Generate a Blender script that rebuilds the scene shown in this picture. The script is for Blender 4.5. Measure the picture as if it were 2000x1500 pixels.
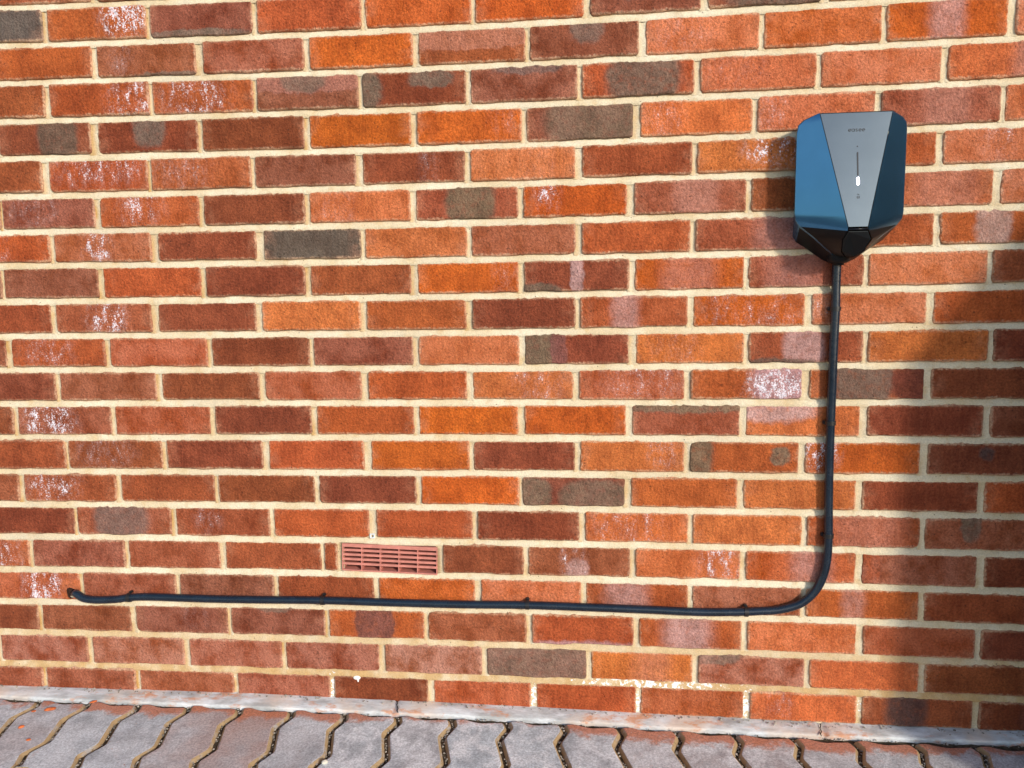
import bpy, bmesh, math, random
from mathutils import Vector, Matrix, noise as mnoise

for o in list(bpy.data.objects):
    bpy.data.objects.remove(o, do_unlink=True)
scene = bpy.context.scene
COL = scene.collection
rnd = random.Random(7)

# ------------------------------------------------------------------ camera
CAM_LOC=(0.0018,-1.4989,0.8788)
CAM_ROT=(1.46243,0.01363,0.09428)
F_PX=1436.2
cam_data = bpy.data.cameras.new('camera')
cam_data.sensor_fit = 'HORIZONTAL'
cam_data.sensor_width = 36.0
cam_data.lens = F_PX / 2000.0 * 36.0
cam_data.clip_start = 0.02
cam_data.clip_end = 500.0
camera = bpy.data.objects.new('camera', cam_data)
camera.location = CAM_LOC
camera.rotation_euler = CAM_ROT
COL.objects.link(camera)
scene.camera = camera

# ------------------------------------------------------------------ sky, sun, exposure
SUN_DIR = Vector((0.82, -1.0, 0.46)).normalized()
SUN_EL = math.asin(SUN_DIR.z)
SUN_AZ = math.atan2(SUN_DIR.x, SUN_DIR.y)
world = bpy.data.worlds.new('World')
scene.world = world
world.use_nodes = True
wn, wl = world.node_tree.nodes, world.node_tree.links
wn.clear()
w_out = wn.new('ShaderNodeOutputWorld')
w_bg = wn.new('ShaderNodeBackground')
w_sky = wn.new('ShaderNodeTexSky')
w_sky.sky_type = 'NISHITA'
w_sky.sun_disc = False
w_sky.sun_elevation = SUN_EL
w_sky.sun_rotation = SUN_AZ
w_sky.air_density = 1.0
w_sky.dust_density = 0.6
w_sky.ozone_density = 1.5
w_tc = wn.new('ShaderNodeTexCoord')
w_map = wn.new('ShaderNodeMapping')
w_map.inputs['Scale'].default_value = (1.0, 1.0, 2.2)
w_noise = wn.new('ShaderNodeTexNoise')
w_noise.inputs['Scale'].default_value = 2.6
w_noise.inputs['Detail'].default_value = 3.0
w_noise.inputs['Roughness'].default_value = 0.55
w_ramp = wn.new('ShaderNodeMapRange')
w_ramp.interpolation_type = 'SMOOTHSTEP'
w_ramp.inputs['From Min'].default_value = 0.47
w_ramp.inputs['From Max'].default_value = 0.68
w_ramp.inputs['To Max'].default_value = 0.75
w_bw = wn.new('ShaderNodeRGBToBW')
w_mul = wn.new('ShaderNodeMath'); w_mul.operation = 'MULTIPLY'
w_mul.inputs[1].default_value = 1.5
w_mix = wn.new('ShaderNodeMix'); w_mix.data_type = 'RGBA'
wl.new(w_tc.outputs['Generated'], w_map.inputs['Vector'])
wl.new(w_map.outputs['Vector'], w_noise.inputs['Vector'])
wl.new(w_noise.outputs['Fac'], w_ramp.inputs['Value'])
wl.new(w_sky.outputs['Color'], w_bw.inputs['Color'])
wl.new(w_bw.outputs['Val'], w_mul.inputs[0])
wl.new(w_ramp.outputs['Result'], w_mix.inputs['Factor'])
wl.new(w_sky.outputs['Color'], w_mix.inputs['A'])
wl.new(w_mul.outputs[0], w_mix.inputs['B'])
wl.new(w_mix.outputs['Result'], w_bg.inputs['Color'])
w_bg.inputs['Strength'].default_value = 0.15
wl.new(w_bg.outputs['Background'], w_out.inputs['Surface'])

sun_data = bpy.data.lights.new('sun', 'SUN')
sun_data.energy = 2.4
sun_data.angle = math.radians(5.0)
sun_data.color = (1.0, 0.93, 0.82)
sun = bpy.data.objects.new('sun', sun_data)
sun.rotation_euler = SUN_DIR.to_track_quat('Z', 'Y').to_euler()
sun.location = (3, -4, 4)
COL.objects.link(sun)

scene.render.engine = 'CYCLES'
scene.view_settings.view_transform = 'Standard'
scene.view_settings.look = 'None'
scene.view_settings.exposure = 0.46
scene.view_settings.gamma = 1.0
scene.view_settings.use_curve_mapping = False
scene.cycles.max_bounces = 3
scene.cycles.diffuse_bounces = 2
scene.cycles.glossy_bounces = 2

# ------------------------------------------------------------------ helpers
def link(o, parent=None):
    COL.objects.link(o)
    if parent is not None:
        o.parent = parent
    return o

def tag(o, label=None, cat=None, group=None, kind=None):
    if label: o['label'] = label
    if cat: o['category'] = cat
    if group: o['group'] = group
    if kind: o['kind'] = kind
    return o

def empty(name, loc=(0, 0, 0)):
    o = bpy.data.objects.new(name, None)
    o.empty_display_size = 0.1
    o.location = loc
    return link(o)

def from_bm(name, bm, mats, parent=None, loc=None, smooth=False):
    me = bpy.data.meshes.new(name)
    bm.normal_update()
    if smooth:
        for f in bm.faces: f.smooth = True
    bm.to_mesh(me); bm.free()
    for m in (mats if isinstance(mats, (list, tuple)) else [mats]):
        me.materials.append(m)
    o = bpy.data.objects.new(name, me)
    if loc is not None: o.location = loc
    return link(o, parent)

def box(bm, x0, x1, y0, y1, z0, z1, bev=0.0, mi=0):
    vs = [bm.verts.new((x, y, z)) for x in (x0, x1) for y in (y0, y1) for z in (z0, z1)]
    fs = [bm.faces.new([vs[i] for i in q]) for q in
          ((0, 1, 3, 2), (4, 6, 7, 5), (0, 4, 5, 1), (2, 3, 7, 6), (0, 2, 6, 4), (1, 5, 7, 3))]
    for f in fs: f.material_index = mi
    if bev > 0:
        es = list({e for f in fs for e in f.edges})
        bmesh.ops.bevel(bm, geom=es, offset=bev, segments=2, profile=0.5, affect='EDGES')

def tube(bm, pts, rad, n=14, caps=True):
    rings = []
    up = Vector((0, -1, 0))
    for i, p in enumerate(pts):
        t = (pts[min(i + 1, len(pts) - 1)] - pts[max(i - 1, 0)]).normalized()
        a = up - t * up.dot(t)
        if a.length < 0.2: a = Vector((0, 0, 1)) - t * t.z
        a.normalize(); b = t.cross(a)
        rings.append([bm.verts.new(p + (a * math.cos(k * 2 * math.pi / n) + b * math.sin(k * 2 * math.pi / n)) * rad)
                      for k in range(n)])
    for r, s in zip(rings, rings[1:]):
        for k in range(n):
            f = bm.faces.new((r[k], r[(k + 1) % n], s[(k + 1) % n], s[k])); f.smooth = True
    if caps:
        bm.faces.new(rings[0][::-1]); bm.faces.new(rings[-1])
    return rings

def catmull(pts, sub):
    out = []
    P = [pts[0] * 2 - pts[1]] + list(pts) + [pts[-1] * 2 - pts[-2]]
    for i in range(1, len(P) - 2):
        a, b, c, d = P[i - 1:i + 3]
        for s in range(sub):
            t = s / sub
            out.append(0.5 * ((2 * b) + (c - a) * t + (2 * a - 5 * b + 4 * c - d) * t * t + (3 * b - a - 3 * c + d) * t ** 3))
    out.append(pts[-1])
    return out

# ------------------------------------------------------------------ node helpers
class NT:
    def __init__(s, name):
        s.mat = bpy.data.materials.new(name)
        s.mat.use_nodes = True
        s.n, s.l = s.mat.node_tree.nodes, s.mat.node_tree.links
        s.bsdf = s.n['Principled BSDF']
    def put(s, sock, v):
        if v is None: return
        if hasattr(v, 'is_linked'): s.l.new(v, sock)
        elif isinstance(v, (tuple, list)) and sock.type == 'RGBA' and len(v) == 3: sock.default_value = (*v, 1)
        else: sock.default_value = v
    def math(s, op, a, b=None, c=None, clamp=False):
        n = s.n.new('ShaderNodeMath'); n.operation = op; n.use_clamp = clamp
        for i, v in enumerate((a, b, c)): s.put(n.inputs[i], v)
        return n.outputs[0]
    def vmath(s, op, a, b=None, scale=None):
        n = s.n.new('ShaderNodeVectorMath'); n.operation = op
        s.put(n.inputs[0], a); s.put(n.inputs[1], b)
        if scale is not None: s.put(n.inputs['Scale'], scale)
        return n.outputs[0]
    def mix(s, f, a, b, mode='MIX'):
        n = s.n.new('ShaderNodeMix'); n.data_type = 'RGBA'; n.blend_type = mode
        s.put(n.inputs['Factor'], f); s.put(n.inputs['A'], a); s.put(n.inputs['B'], b)
        return n.outputs['Result']
    def noise(s, vec, scale, detail=2.0, rough=0.5):
        n = s.n.new('ShaderNodeTexNoise')
        s.put(n.inputs['Vector'], vec)
        n.inputs['Scale'].default_value = scale; n.inputs['Detail'].default_value = detail
        n.inputs['Roughness'].default_value = rough
        return n.outputs['Fac']
    def voronoi(s, vec, scale):
        n = s.n.new('ShaderNodeTexVoronoi'); s.put(n.inputs['Vector'], vec); n.inputs['Scale'].default_value = scale
        return n
    def ramp(s, v, a, b, lo=0.0, hi=1.0):
        n = s.n.new('ShaderNodeMapRange'); n.interpolation_type = 'SMOOTHSTEP'
        s.put(n.inputs['Value'], v); s.put(n.inputs['From Min'], a); s.put(n.inputs['From Max'], b)
        s.put(n.inputs['To Min'], lo); s.put(n.inputs['To Max'], hi)
        return n.outputs['Result']
    def attr(s, name, typ='OBJECT'):
        n = s.n.new('ShaderNodeAttribute'); n.attribute_type = typ; n.attribute_name = name
        return n
    def sep(s, v):
        n = s.n.new('ShaderNodeSeparateXYZ'); s.put(n.inputs[0], v)
        return n.outputs[0], n.outputs[1], n.outputs[2]
    def pos(s):
        return s.n.new('ShaderNodeNewGeometry').outputs['Position']
    def mapping(s, vec, scale):
        n = s.n.new('ShaderNodeMapping'); s.put(n.inputs['Vector'], vec); n.inputs['Scale'].default_value = scale
        return n.outputs[0]
    def bump(s, h, strength, dist, normal=None):
        n = s.n.new('ShaderNodeBump'); s.put(n.inputs['Height'], h)
        n.inputs['Strength'].default_value = strength; n.inputs['Distance'].default_value = dist
        if normal is not None: s.put(n.inputs['Normal'], normal)
        return n.outputs['Normal']
    def set(s, **k):
        for a, v in k.items(): s.put(s.bsdf.inputs[a.replace('_', ' ')], v)
        return s.mat

def simple_mat(name, color, rough=0.6, metallic=0.0, var=0.15, scale=40.0, spec=0.4, bump=0.0):
    t = NT(name)
    p = t.pos()
    n1 = t.noise(p, scale, 4.0)
    c = t.mix(t.ramp(n1, 0.3, 0.7), tuple(x * (1 - var) for x in color), tuple(min(1, x * (1 + var)) for x in color))
    nrm = t.bump(t.noise(p, scale * 6, 3.0), bump, 0.001) if bump else None
    return t.set(Base_Color=c, Roughness=rough, Metallic=metallic, Specular_IOR_Level=spec, Normal=nrm)

# ------------------------------------------------------------------ brick material
def brick_material(name, per_object):
    t = NT(name)
    P = t.pos()
    if per_object:
        base = t.n.new('ShaderNodeObjectInfo').outputs['Color']
    else:
        base = t.attr('Tint', 'GEOMETRY').outputs['Color']
    cloud = t.noise(P, 18.0, 3.0, 0.62)
    col = t.mix(t.ramp(cloud, 0.3, 0.72), t.vmath('MULTIPLY', base, (0.76, 0.68, 0.64)), t.vmath('MULTIPLY', base, (1.24, 1.24, 1.18)))
    # vertical drag lines of the wire-cut face
    drag = t.noise(t.mapping(P, (130.0, 10.0, 14.0)), 1.0, 1.0, 0.6)
    col = t.mix(t.ramp(drag, 0.35, 0.75, 0.0, 0.32), col, t.vmath('MULTIPLY', base, (1.25, 1.42, 1.45)))
    pale_amt = 0.0
    if per_object:
        tc = t.n.new('ShaderNodeTexCoord').outputs['Object']
        wob = t.vmath('SCALE', t.vmath('SUBTRACT', t.n.new('ShaderNodeTexNoise').outputs['Color'], (0.5, 0.5, 0.5)), None, 0.017)
        wn_ = wob.node.inputs[0].links[0].from_node.inputs[0].links[0].from_node
        t.put(wn_.inputs['Vector'], P); wn_.inputs['Scale'].default_value = 55.0; wn_.inputs['Detail'].default_value = 2.0
        lx, ly, lz = t.sep(t.vmath('ADD', tc, wob))
        hw, hh, seed = t.sep(t.attr('half').outputs['Vector'])
        u = t.math('DIVIDE', lx, hw); v = t.math('DIVIDE', lz, hh)     # -1..1
        ox, oy, oz = t.sep(tc)
        # soft chalky rim left by the pointing
        rim = t.math('MAXIMUM', t.math('ADD', t.math('ABSOLUTE', t.math('DIVIDE', ox, hw)), 0.62 - 0.55),
                     t.math('ABSOLUTE', t.math('DIVIDE', oz, hh)))
        rimm = t.math('MULTIPLY', t.ramp(rim, 0.72, 1.06), t.ramp(t.noise(P, 35.0, 2.0, 0.6), 0.38, 0.66))
        col = t.mix(t.math('MULTIPLY', rimm, 0.34), col, (0.48, 0.22, 0.13))
        # mortar smeared over the arris when the joints were struck
        ed = t.math('MINIMUM', t.math('SUBTRACT', hw, t.math('ABSOLUTE', ox)), t.math('SUBTRACT', hh, t.math('ABSOLUTE', oz)))
        ed = t.math('ADD', ed, t.math('MULTIPLY', t.math('SUBTRACT', t.noise(P, 120.0, 2.0, 0.7), 0.5), 0.013))
        smear = t.math('MULTIPLY', t.ramp(ed, 0.0005, 0.0055, 1.0, 0.0), t.ramp(cloud, 0.30, 0.60, 0.12, 0.62))
        col = t.mix(smear, col, (0.60, 0.40, 0.25))
        def blob(i):
            uc, ru, soft = t.sep(t.attr('m%da' % i).outputs['Vector'])
            vc, rv, amt = t.sep(t.attr('m%db' % i).outputs['Vector'])
            du = t.math('POWER', t.math('ABSOLUTE', t.math('DIVIDE', t.math('SUBTRACT', u, uc), ru)), 2.7)
            dv = t.math('POWER', t.math('ABSOLUTE', t.math('DIVIDE', t.math('SUBTRACT', v, vc), rv)), 2.7)
            r = t.math('POWER', t.math('ADD', du, dv), 0.37)
            m = t.ramp(r, t.math('SUBTRACT', 1.0, soft), t.math('ADD', 1.0, soft), 1.0, 0.0)
            halo = t.ramp(r, 0.86, 1.32, 1.0, 0.0)
            return m, amt, halo
        nz28 = t.ramp(t.noise(P, 28.0, 4.0, 0.65), 0.3, 0.7, 0.70, 1.25)
        nz70 = t.ramp(t.noise(P, 70.0, 3.0, 0.65), 0.22, 0.55, 0.45, 1.0)
        for i in (0, 1, 2):
            m, amt, halo = blob(i)
            g = t.attr('m%dc' % i).outputs['Color']
            col = t.mix(t.math('MULTIPLY', t.math('MULTIPLY', halo, amt), 0.30), col, (0.20, 0.085, 0.070))
            g = t.vmath('SCALE', g, None, nz28)
            amt2 = t.math('MULTIPLY', amt, nz70)
            col = t.mix(t.math('MULTIPLY', m, amt2), col, g)
        # overall lime bloom
        pale = t.sep(t.attr('bloom').outputs['Vector'])[0]
        bl = t.math('MULTIPLY', pale, t.ramp(cloud, 0.3, 0.66))
        col = t.mix(bl, col, (0.46, 0.235, 0.18))
        # white salt crystals
        m, amt, _h = blob(3)
        s1 = t.noise(t.mapping(P, (1.0, 1.0, 0.45)), 62.0, 3.0, 0.7)
        s2 = t.noise(P, 330.0, 1.0, 0.7)
        ss = t.math('ADD', t.math('MULTIPLY', s1, 0.62), t.math('MULTIPLY', s2, 0.38))
        thr = t.math('SUBTRACT', 0.70, t.math('MULTIPLY', amt, t.math('MULTIPLY', m, 0.21)))
        salt = t.math('MULTIPLY', t.ramp(ss, t.math('SUBTRACT', thr, 0.02), t.math('ADD', thr, 0.07)), m)
        haze_ = t.math('MULTIPLY', t.math('MULTIPLY', m, amt), t.ramp(ss, 0.44, 0.62, 0.0, 0.42))
        col = t.mix(haze_, col, (0.62, 0.48, 0.47))
        salt = t.math('MULTIPLY', salt, t.ramp(amt, 0.0, 0.3, 0.0, 0.78))
        col = t.mix(salt, col, (0.80, 0.77, 0.84))
    # grain, pits, lime specks
    grain = t.noise(P, 230.0, 3.0, 0.8)
    col = t.mix(1.0, col, t.ramp(grain, 0.28, 0.72, 0.66, 1.32), 'MULTIPLY')
    vo = t.voronoi(P, 150.0)
    pick = t.sep(vo.outputs['Color'])[0]
    pit = t.math('MULTIPLY', t.ramp(vo.outputs['Distance'], 0.16, 0.30, 1.0, 0.0), t.math('GREATER_THAN', pick, t.ramp(cloud, 0.35, 0.65, 0.97, 0.86)))
    col = t.mix(t.math('MULTIPLY', pit, 0.6), col, (0.03, 0.014, 0.012))
    vs = t.voronoi(t.vmath('ADD', P, (3.3, 1.7, 5.1)), 95.0)
    spick = t.sep(vs.outputs['Color'])[1]
    speck = t.math('MULTIPLY', t.ramp(vs.outputs['Distance'], 0.06, 0.14, 1.0, 0.0), t.math('GREATER_THAN', spick, 0.955))
    col = t.mix(speck, col, (0.75, 0.68, 0.58))
    h = t.math('ADD', t.math('MULTIPLY', t.noise(P, 200.0, 2.0, 0.7), 1.0), t.math('MULTIPLY', t.noise(P, 45.0, 1.0), 1.1))
    return t.set(Base_Color=col, Roughness=0.88, Specular_IOR_Level=0.18, Normal=t.bump(h, 1.0, 0.0034))

M_BRICK = brick_material('brick_face', True)
M_BRICKF = brick_material('brick_face_far', False)

def mortar_material():
    t = NT('lime_mortar')
    P = t.pos()
    c = t.mix(t.ramp(t.noise(P, 9.0, 5.0, 0.6), 0.3, 0.7), (0.62, 0.49, 0.305), (0.77, 0.69, 0.525))
    c = t.mix(t.ramp(t.noise(P, 40.0, 4.0, 0.6), 0.5, 0.75, 0.0, 0.5), c, (0.58, 0.38, 0.17))
    c = t.mix(t.ramp(t.noise(P, 4.5, 5.0, 0.65), 0.48, 0.70, 0.0, 0.55), c, (0.50, 0.40, 0.27))
    rust = t.attr('Stain', 'GEOMETRY').outputs['Fac']
    c = t.mix(t.math('MULTIPLY', rust, t.ramp(t.noise(P, 26.0, 4.0), 0.3, 0.6, 0.35, 1.0)), c, (0.50, 0.29, 0.10))
    salt = t.attr('Salt', 'GEOMETRY').outputs['Fac']
    sn = t.noise(P, 120.0, 4.0, 0.7)
    thr = t.math('SUBTRACT', 0.78, t.math('MULTIPLY', salt, 0.31))
    c = t.mix(t.ramp(sn, thr, t.math('ADD', thr, 0.05)), c, (0.93, 0.93, 0.93))
    c = t.mix(1.0, c, t.ramp(t.noise(P, 380.0, 2.0, 0.6), 0.25, 0.75, 0.86, 1.10), 'MULTIPLY')
    vo = t.voronoi(P, 120.0)
    pit = t.math('MULTIPLY', t.ramp(vo.outputs['Distance'], 0.10, 0.2, 1.0, 0.0), t.math('GREATER_THAN', t.sep(vo.outputs['Color'])[0], 0.93))
    c = t.mix(t.math('MULTIPLY', pit, 0.75), c, (0.07, 0.05, 0.03))
    h = t.math('ADD', t.noise(P, 280.0, 2.0, 0.7), t.math('MULTIPLY', t.noise(P, 60.0, 1.0), 0.9))
    return t.set(Base_Color=c, Roughness=0.95, Specular_IOR_Level=0.1, Normal=t.bump(h, 0.7, 0.002))
M_MORTAR = mortar_material()
M_HOLE = simple_mat('drilled_hole', (0.035, 0.014, 0.008), 1.0)

# ------------------------------------------------------------------ the brick wall
BEDS=[(0.01091,0.00785,1.57539),(0.01091,0.00785,1.50019),(0.01091,0.00785,1.42499),(0.00749,0.00260,1.34821),(0.00798,0.00371,1.27139),(0.00765,0.00281,1.19382),(0.00540,0.00397,1.11984),(0.00324,0.00219,1.04495),(0.00539,0.00185,0.97078),(0.00342,0.00210,0.89673),(0.00182,0.00110,0.82280),(0.00084,0.00041,0.74935),(-0.00089,0.00021,0.67707),(-0.00284,-0.00061,0.60305),(-0.00303,-0.00061,0.52731),(-0.00429,-0.00135,0.45311),(-0.00475,-0.00228,0.37771),(-0.00614,-0.00328,0.30259),(-0.00686,-0.00287,0.22846),(-0.00543,-0.00373,0.15145),(-0.00407,-0.00264,0.07495),(-0.00407,-0.00264,-0.00005)]
JOINTS={2:[(-1.1112,-1.0999),(-0.8852,-0.8769),(-0.6589,-0.6492),(-0.4335,-0.4257),(-0.2126,-0.2055),(0.0076,0.0194),(0.2307,0.2424),(0.4518,0.4620)],
3:[(-1.0083,-0.9978),(-0.7836,-0.7683),(-0.5546,-0.5434),(-0.3311,-0.3197),(-0.1068,-0.0987),(0.1130,0.1257),(0.3397,0.3477),(0.5622,0.5714),(0.7857,0.7992)],
4:[(-1.1193,-1.1087),(-0.8885,-0.8815),(-0.6659,-0.6572),(-0.4449,-0.4364),(-0.2251,-0.2169),(-0.0053,0.0037),(0.2186,0.2302),(0.4460,0.4547),(0.6724,0.6833)],
5:[(-1.0237,-1.0077),(-0.7877,-0.7788),(-0.5605,-0.5503),(-0.3389,-0.3271),(-0.1157,-0.1065),(0.1019,0.1164),(0.3297,0.3393),(0.5562,0.5664),(0.7812,0.7884)],
6:[(-1.1384,-1.1237),(-0.9024,-0.8949),(-0.6775,-0.6698),(-0.4554,-0.4420),(-0.2310,-0.2207),(-0.0105,0.0027),(0.2167,0.2264),(0.4442,0.4537),(0.6704,0.6821)],
7:[(-1.2416,-1.2381),(-1.0268,-1.0145),(-0.7950,-0.7849),(-0.5664,-0.5566),(-0.3451,-0.3340),(-0.1247,-0.1152),(0.0915,0.1045),(0.3213,0.3300),(0.5470,0.5564),(0.7760,0.7896)],
8:[(-1.1341,-1.1247),(-0.9054,-0.8902),(-0.6744,-0.6581),(-0.4502,-0.4421),(-0.2299,-0.2215),(-0.0101,0.0016),(0.2156,0.2245),(0.4448,0.4544),(0.6728,0.6830)],
9:[(-1.2533,-1.2477),(-1.0298,-1.0188),(-0.7997,-0.7895),(-0.5714,-0.5610),(-0.3476,-0.3348),(-0.1256,-0.1155),(0.0961,0.1072),(0.3204,0.3289),(0.5463,0.5549),(0.7730,0.7819)],
10:[(-1.1448,-1.1329),(-0.9144,-0.9005),(-0.6823,-0.6689),(-0.4562,-0.4442),(-0.2343,-0.2224),(-0.0107,-0.0019),(0.2124,0.2224),(0.4380,0.4511),(0.6669,0.6783)],
11:[(-1.2556,-1.2427),(-1.0258,-1.0144),(-0.7947,-0.7850),(-0.5687,-0.5615),(-0.3472,-0.3353),(-0.1264,-0.1149),(0.0966,0.1099),(0.3223,0.3323),(0.5510,0.5595),(0.7826,0.7922)],
12:[(-1.1457,-1.1367),(-0.9143,-0.9020),(-0.6826,-0.6709),(-0.4599,-0.4459),(-0.2359,-0.2245),(-0.0165,-0.0049),(0.2066,0.2192),(0.4365,0.4506),(0.6684,0.6805)],
13:[(-1.2527,-1.2430),(-1.0231,-1.0136),(-0.7965,-0.7858),(-0.5708,-0.5596),(-0.3492,-0.3394),(-0.1299,-0.1176),(0.0906,0.1030),(0.3172,0.3288),(0.5503,0.5635),(0.7813,0.7943)],
14:[(-1.1363,-1.1297),(-0.9105,-0.9000),(-0.6832,-0.6701),(-0.4598,-0.4447),(-0.2341,-0.2260),(-0.0135,-0.0030),(0.2088,0.2196),(0.4340,0.4465),(0.6665,0.6804)],
15:[(-1.2534,-1.2411),(-1.0228,-1.0120),(-0.7954,-0.7878),(-0.5710,-0.5619),(-0.3491,-0.3391),(-0.1301,-0.1226),(0.0893,0.1008),(0.3156,0.3278),(0.5474,0.5592),(0.7802,0.7912)],
16:[(-1.1277,-1.1204),(-0.9006,-0.8900),(-0.6752,-0.6660),(-0.4539,-0.4385),(-0.2295,-0.2196),(-0.0046,0.0071),(0.2178,0.2271),(0.4442,0.4543),(0.6731,0.6829)],
17:[(-1.2424,-1.2331),(-1.0136,-1.0046),(-0.7920,-0.7808),(-0.5638,-0.5566),(-0.5273,-0.5167),(-0.3069,-0.2955),(-0.1226,-0.1131),(0.1000,0.1108),(0.3241,0.3349),(0.5515,0.5648),(0.7848,0.7993)],
18:[(-1.1284,-1.1182),(-0.8987,-0.8898),(-0.6726,-0.6642),(-0.4482,-0.4377),(-0.2274,-0.2147),(-0.0014,0.0077),(0.2196,0.2285),(0.4474,0.4566),(0.6776,0.6878)],
19:[(-1.2330,-1.2248),(-1.0115,-0.9993),(-0.7831,-0.7760),(-0.5607,-0.5526),(-0.3395,-0.3316),(-0.1186,-0.1065),(0.1073,0.1195),(0.3301,0.3410),(0.5587,0.5723),(0.7897,0.8010)],
20:[(-1.1199,-1.1081),(-0.8900,-0.8773),(-0.6620,-0.6538),(-0.4417,-0.4297),(-0.2158,-0.2047),(0.0084,0.0189),(0.2304,0.2425),(0.4575,0.4681),(0.6843,0.6955)],
21:[(-1.2351,-1.2262),(-1.0098,-1.0006),(-0.7783,-0.7693),(-0.5552,-0.5465),(-0.3350,-0.3234),(-0.1104,-0.0996),(0.1140,0.1229),(0.3373,0.3494),(0.5646,0.5745),(0.7925,0.8044)]}
BASE=[(-1.3438,0.0170),(-0.7271,0.0200),(-0.1517,0.0142),(0.3872,0.0028),(0.8927,0.0012)]
LEDGE=[(-1.3078,-0.0428),(-0.7053,-0.0480),(-0.1477,-0.0423),(0.3772,-0.0412),(0.8731,-0.0350)]
CABLE=[(0.4910,0.9504),(0.4909,0.9034),(0.4916,0.8591),(0.4902,0.7846),(0.4898,0.7041),(0.4893,0.6329),(0.4896,0.5402),(0.4912,0.4568),(0.4925,0.4084),(0.4909,0.3564),(0.4824,0.3166),(0.4653,0.2861),(0.4388,0.2639),(0.3987,0.2508),(0.3581,0.2465),(0.3346,0.2451),(0.2482,0.2424),(0.1377,0.2441),(0.0247,0.2456),(-0.1148,0.2477),(-0.2568,0.2457),(-0.4046,0.2452),(-0.5584,0.2464),(-0.7094,0.2446),(-0.8266,0.2436),(-0.9536,0.2440),(-1.0018,0.2416),(-1.0335,0.2372),(-1.0822,0.2342),(-1.1111,0.2376),(-1.1288,0.2455)]
HOLE=(-1.1492,0.2423)
CLIPS=[(0.4915,0.8611),(0.4891,0.6370),(0.4925,0.4084),(0.3346,0.2451),(-0.1148,0.2479),(-0.5584,0.2465),(-1.0018,0.2416)]
VENT=[(-0.5154,0.3727),(-0.3066,0.3634),(-0.3080,0.3052),(-0.5180,0.3080),(-0.4482,0.3875),(-0.7745,1.3591)]
CHIPS=[(-1.1553,-0.0848),(-1.1876,-0.0924),(-1.1680,-0.1520),(-1.1186,-0.1938),(-1.0799,-0.0484),(-0.4901,-0.2226)]
CX=0.4970

TONE = {'O': (0.425, 0.088, 0.014), 'S': (0.460, 0.120, 0.036), 'R': (0.340, 0.076, 0.022),
        'B': (0.262, 0.064, 0.024), 'D': (0.198, 0.048, 0.021), 'G': (0.105, 0.078, 0.062)}
GREY = (0.150, 0.100, 0.070); LAV = (0.46, 0.28, 0.26); PINK = (0.50, 0.23, 0.17); DARK = (0.165, 0.042, 0.024)
PURP = (0.18, 0.072, 0.058); DUST = (0.46, 0.12, 0.03); BLUE = (0.070, 0.050, 0.050)

# one entry per brick, left to right, course by course from the top.
# tone, then marks: g grey kiss mark, v lavender bloom patch, q pink patch, m purple, d dark, o dust, n blue-black (u0-u1/v0-v1 in %),
# s streak (centre/width/amount), w white salts (u0-u1/amount), p overall bloom
BRICKS = {
2: "G R:w55-104/9 D:g-5-95/-20-20 R O O D:g24-54/40-130 D:g15-130/-20-130 R",
3: "R B:w12-36/4:g35-110/-30-8 B:p3 O B:q-10-112/38-130 D:g38-68/42-130 S:w5-60/3 O O:s50/14/6 S:p3",
4: "B R:w58-104/7 R:w8-75/7 D:q-10-112/48-130:g25-68/50-130 D:g-20-18/-10-105:g46-88/50-100 D:g22-86/78-130 R:g22-88/-20-130 S:w0-60/2 S:p3 S:s75/20/7",
5: "D:g44-86/-20-130 D:g36-68/18-130 D O O:w70-104/2 D:g18-130/-20-130 S:w5-40/4 S:w-5-25/4 B:s55/18/5 S:p2",
6: "B R:w5-100/6 R:w5-60/4 D D:w55-75/3 S:w50-80/2 B S:w40-96/7 R S:w30-60/5",
7: "D D:w10-60/4:p2 R:w20-65/7 D S:w10-45/3 B:g30-77/-20-130 O:w10-36/6 B:s55/18/6 B R:s60/26/4 S:p4",
8: "R:w25-60/3 R:w30-60/8 D G S B R B:s78/25/4 R R:v30-60/-20-130",
9: "D D R D B O:w75-96/4 D:v44-57/-20-130:g-10-36/-30-26 O:s50/24/3 B:s40/24/3 S:p3 B",
10: "B B:w33-76/8 D S R D R:s42/12/6 O:w8-104/4 S:w-5-22/4 R",
11: "D R:w12-66/5 R D D S D:g-20-30/-20-130:m25-40/-20-130 S:w15-60/3 B:v30-66/-20-110:g-10-60/-40-15 S D",
12: "D B D R R S:w40-92/4 R:w20-104/5 R:w50-104/10:v55-104/-20-130 R:g22-73/-20-130:d72-130/-20-130 D",
13: "D B:w4-62/8 R D R O O B:g-10-112/74-140 S:v-10-62/45-140 D D",
14: "B B:w10-70/5 D R O D S:w65-92/5 R:g-20-21/-20-130:g74-92/25-82 O:w-2-30/9 D:n46-58/48-85",
15: "B B:w2-60/7 B D D O D:g-10-28/-30-95:g37-104/-30-88 R S D R",
16: "D B:g19-76/-20-130 B:w20-50/4 R R D S:w5-78/5 S R:s55/30/4 B:g31-48/28-130",
17: "R:w15-95/7 D B B B - D B:v38-60/-20-55:w32-58/5 S:w60-104/7 O:s60/18/5 B:e-10-16/-20-130:p3 D",
18: "R:w36-80/9 B D B O S R:s40/20/6 B:p3 R:s42/10/4 B",
19: "D:g-20-20/20-130 D D:w50-80/2 D:g28-66/82-140 R:m28-68/-20-130 B R:v-10-110/-40-12 R:s47/22/8 S:p2 R D",
20: "B:p5 B:p5 B:p4 B:p4 B:p7 B:g-20-130/-30-140 S:s60/18/3 B:p5:g-10-40/70-140 S B",
21: "B:p2 B:p2 B:p2 B:p3 D R R R S:w15-40/4 B:n22-58/-20-130 D:n45-140/-20-130"}

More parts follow.
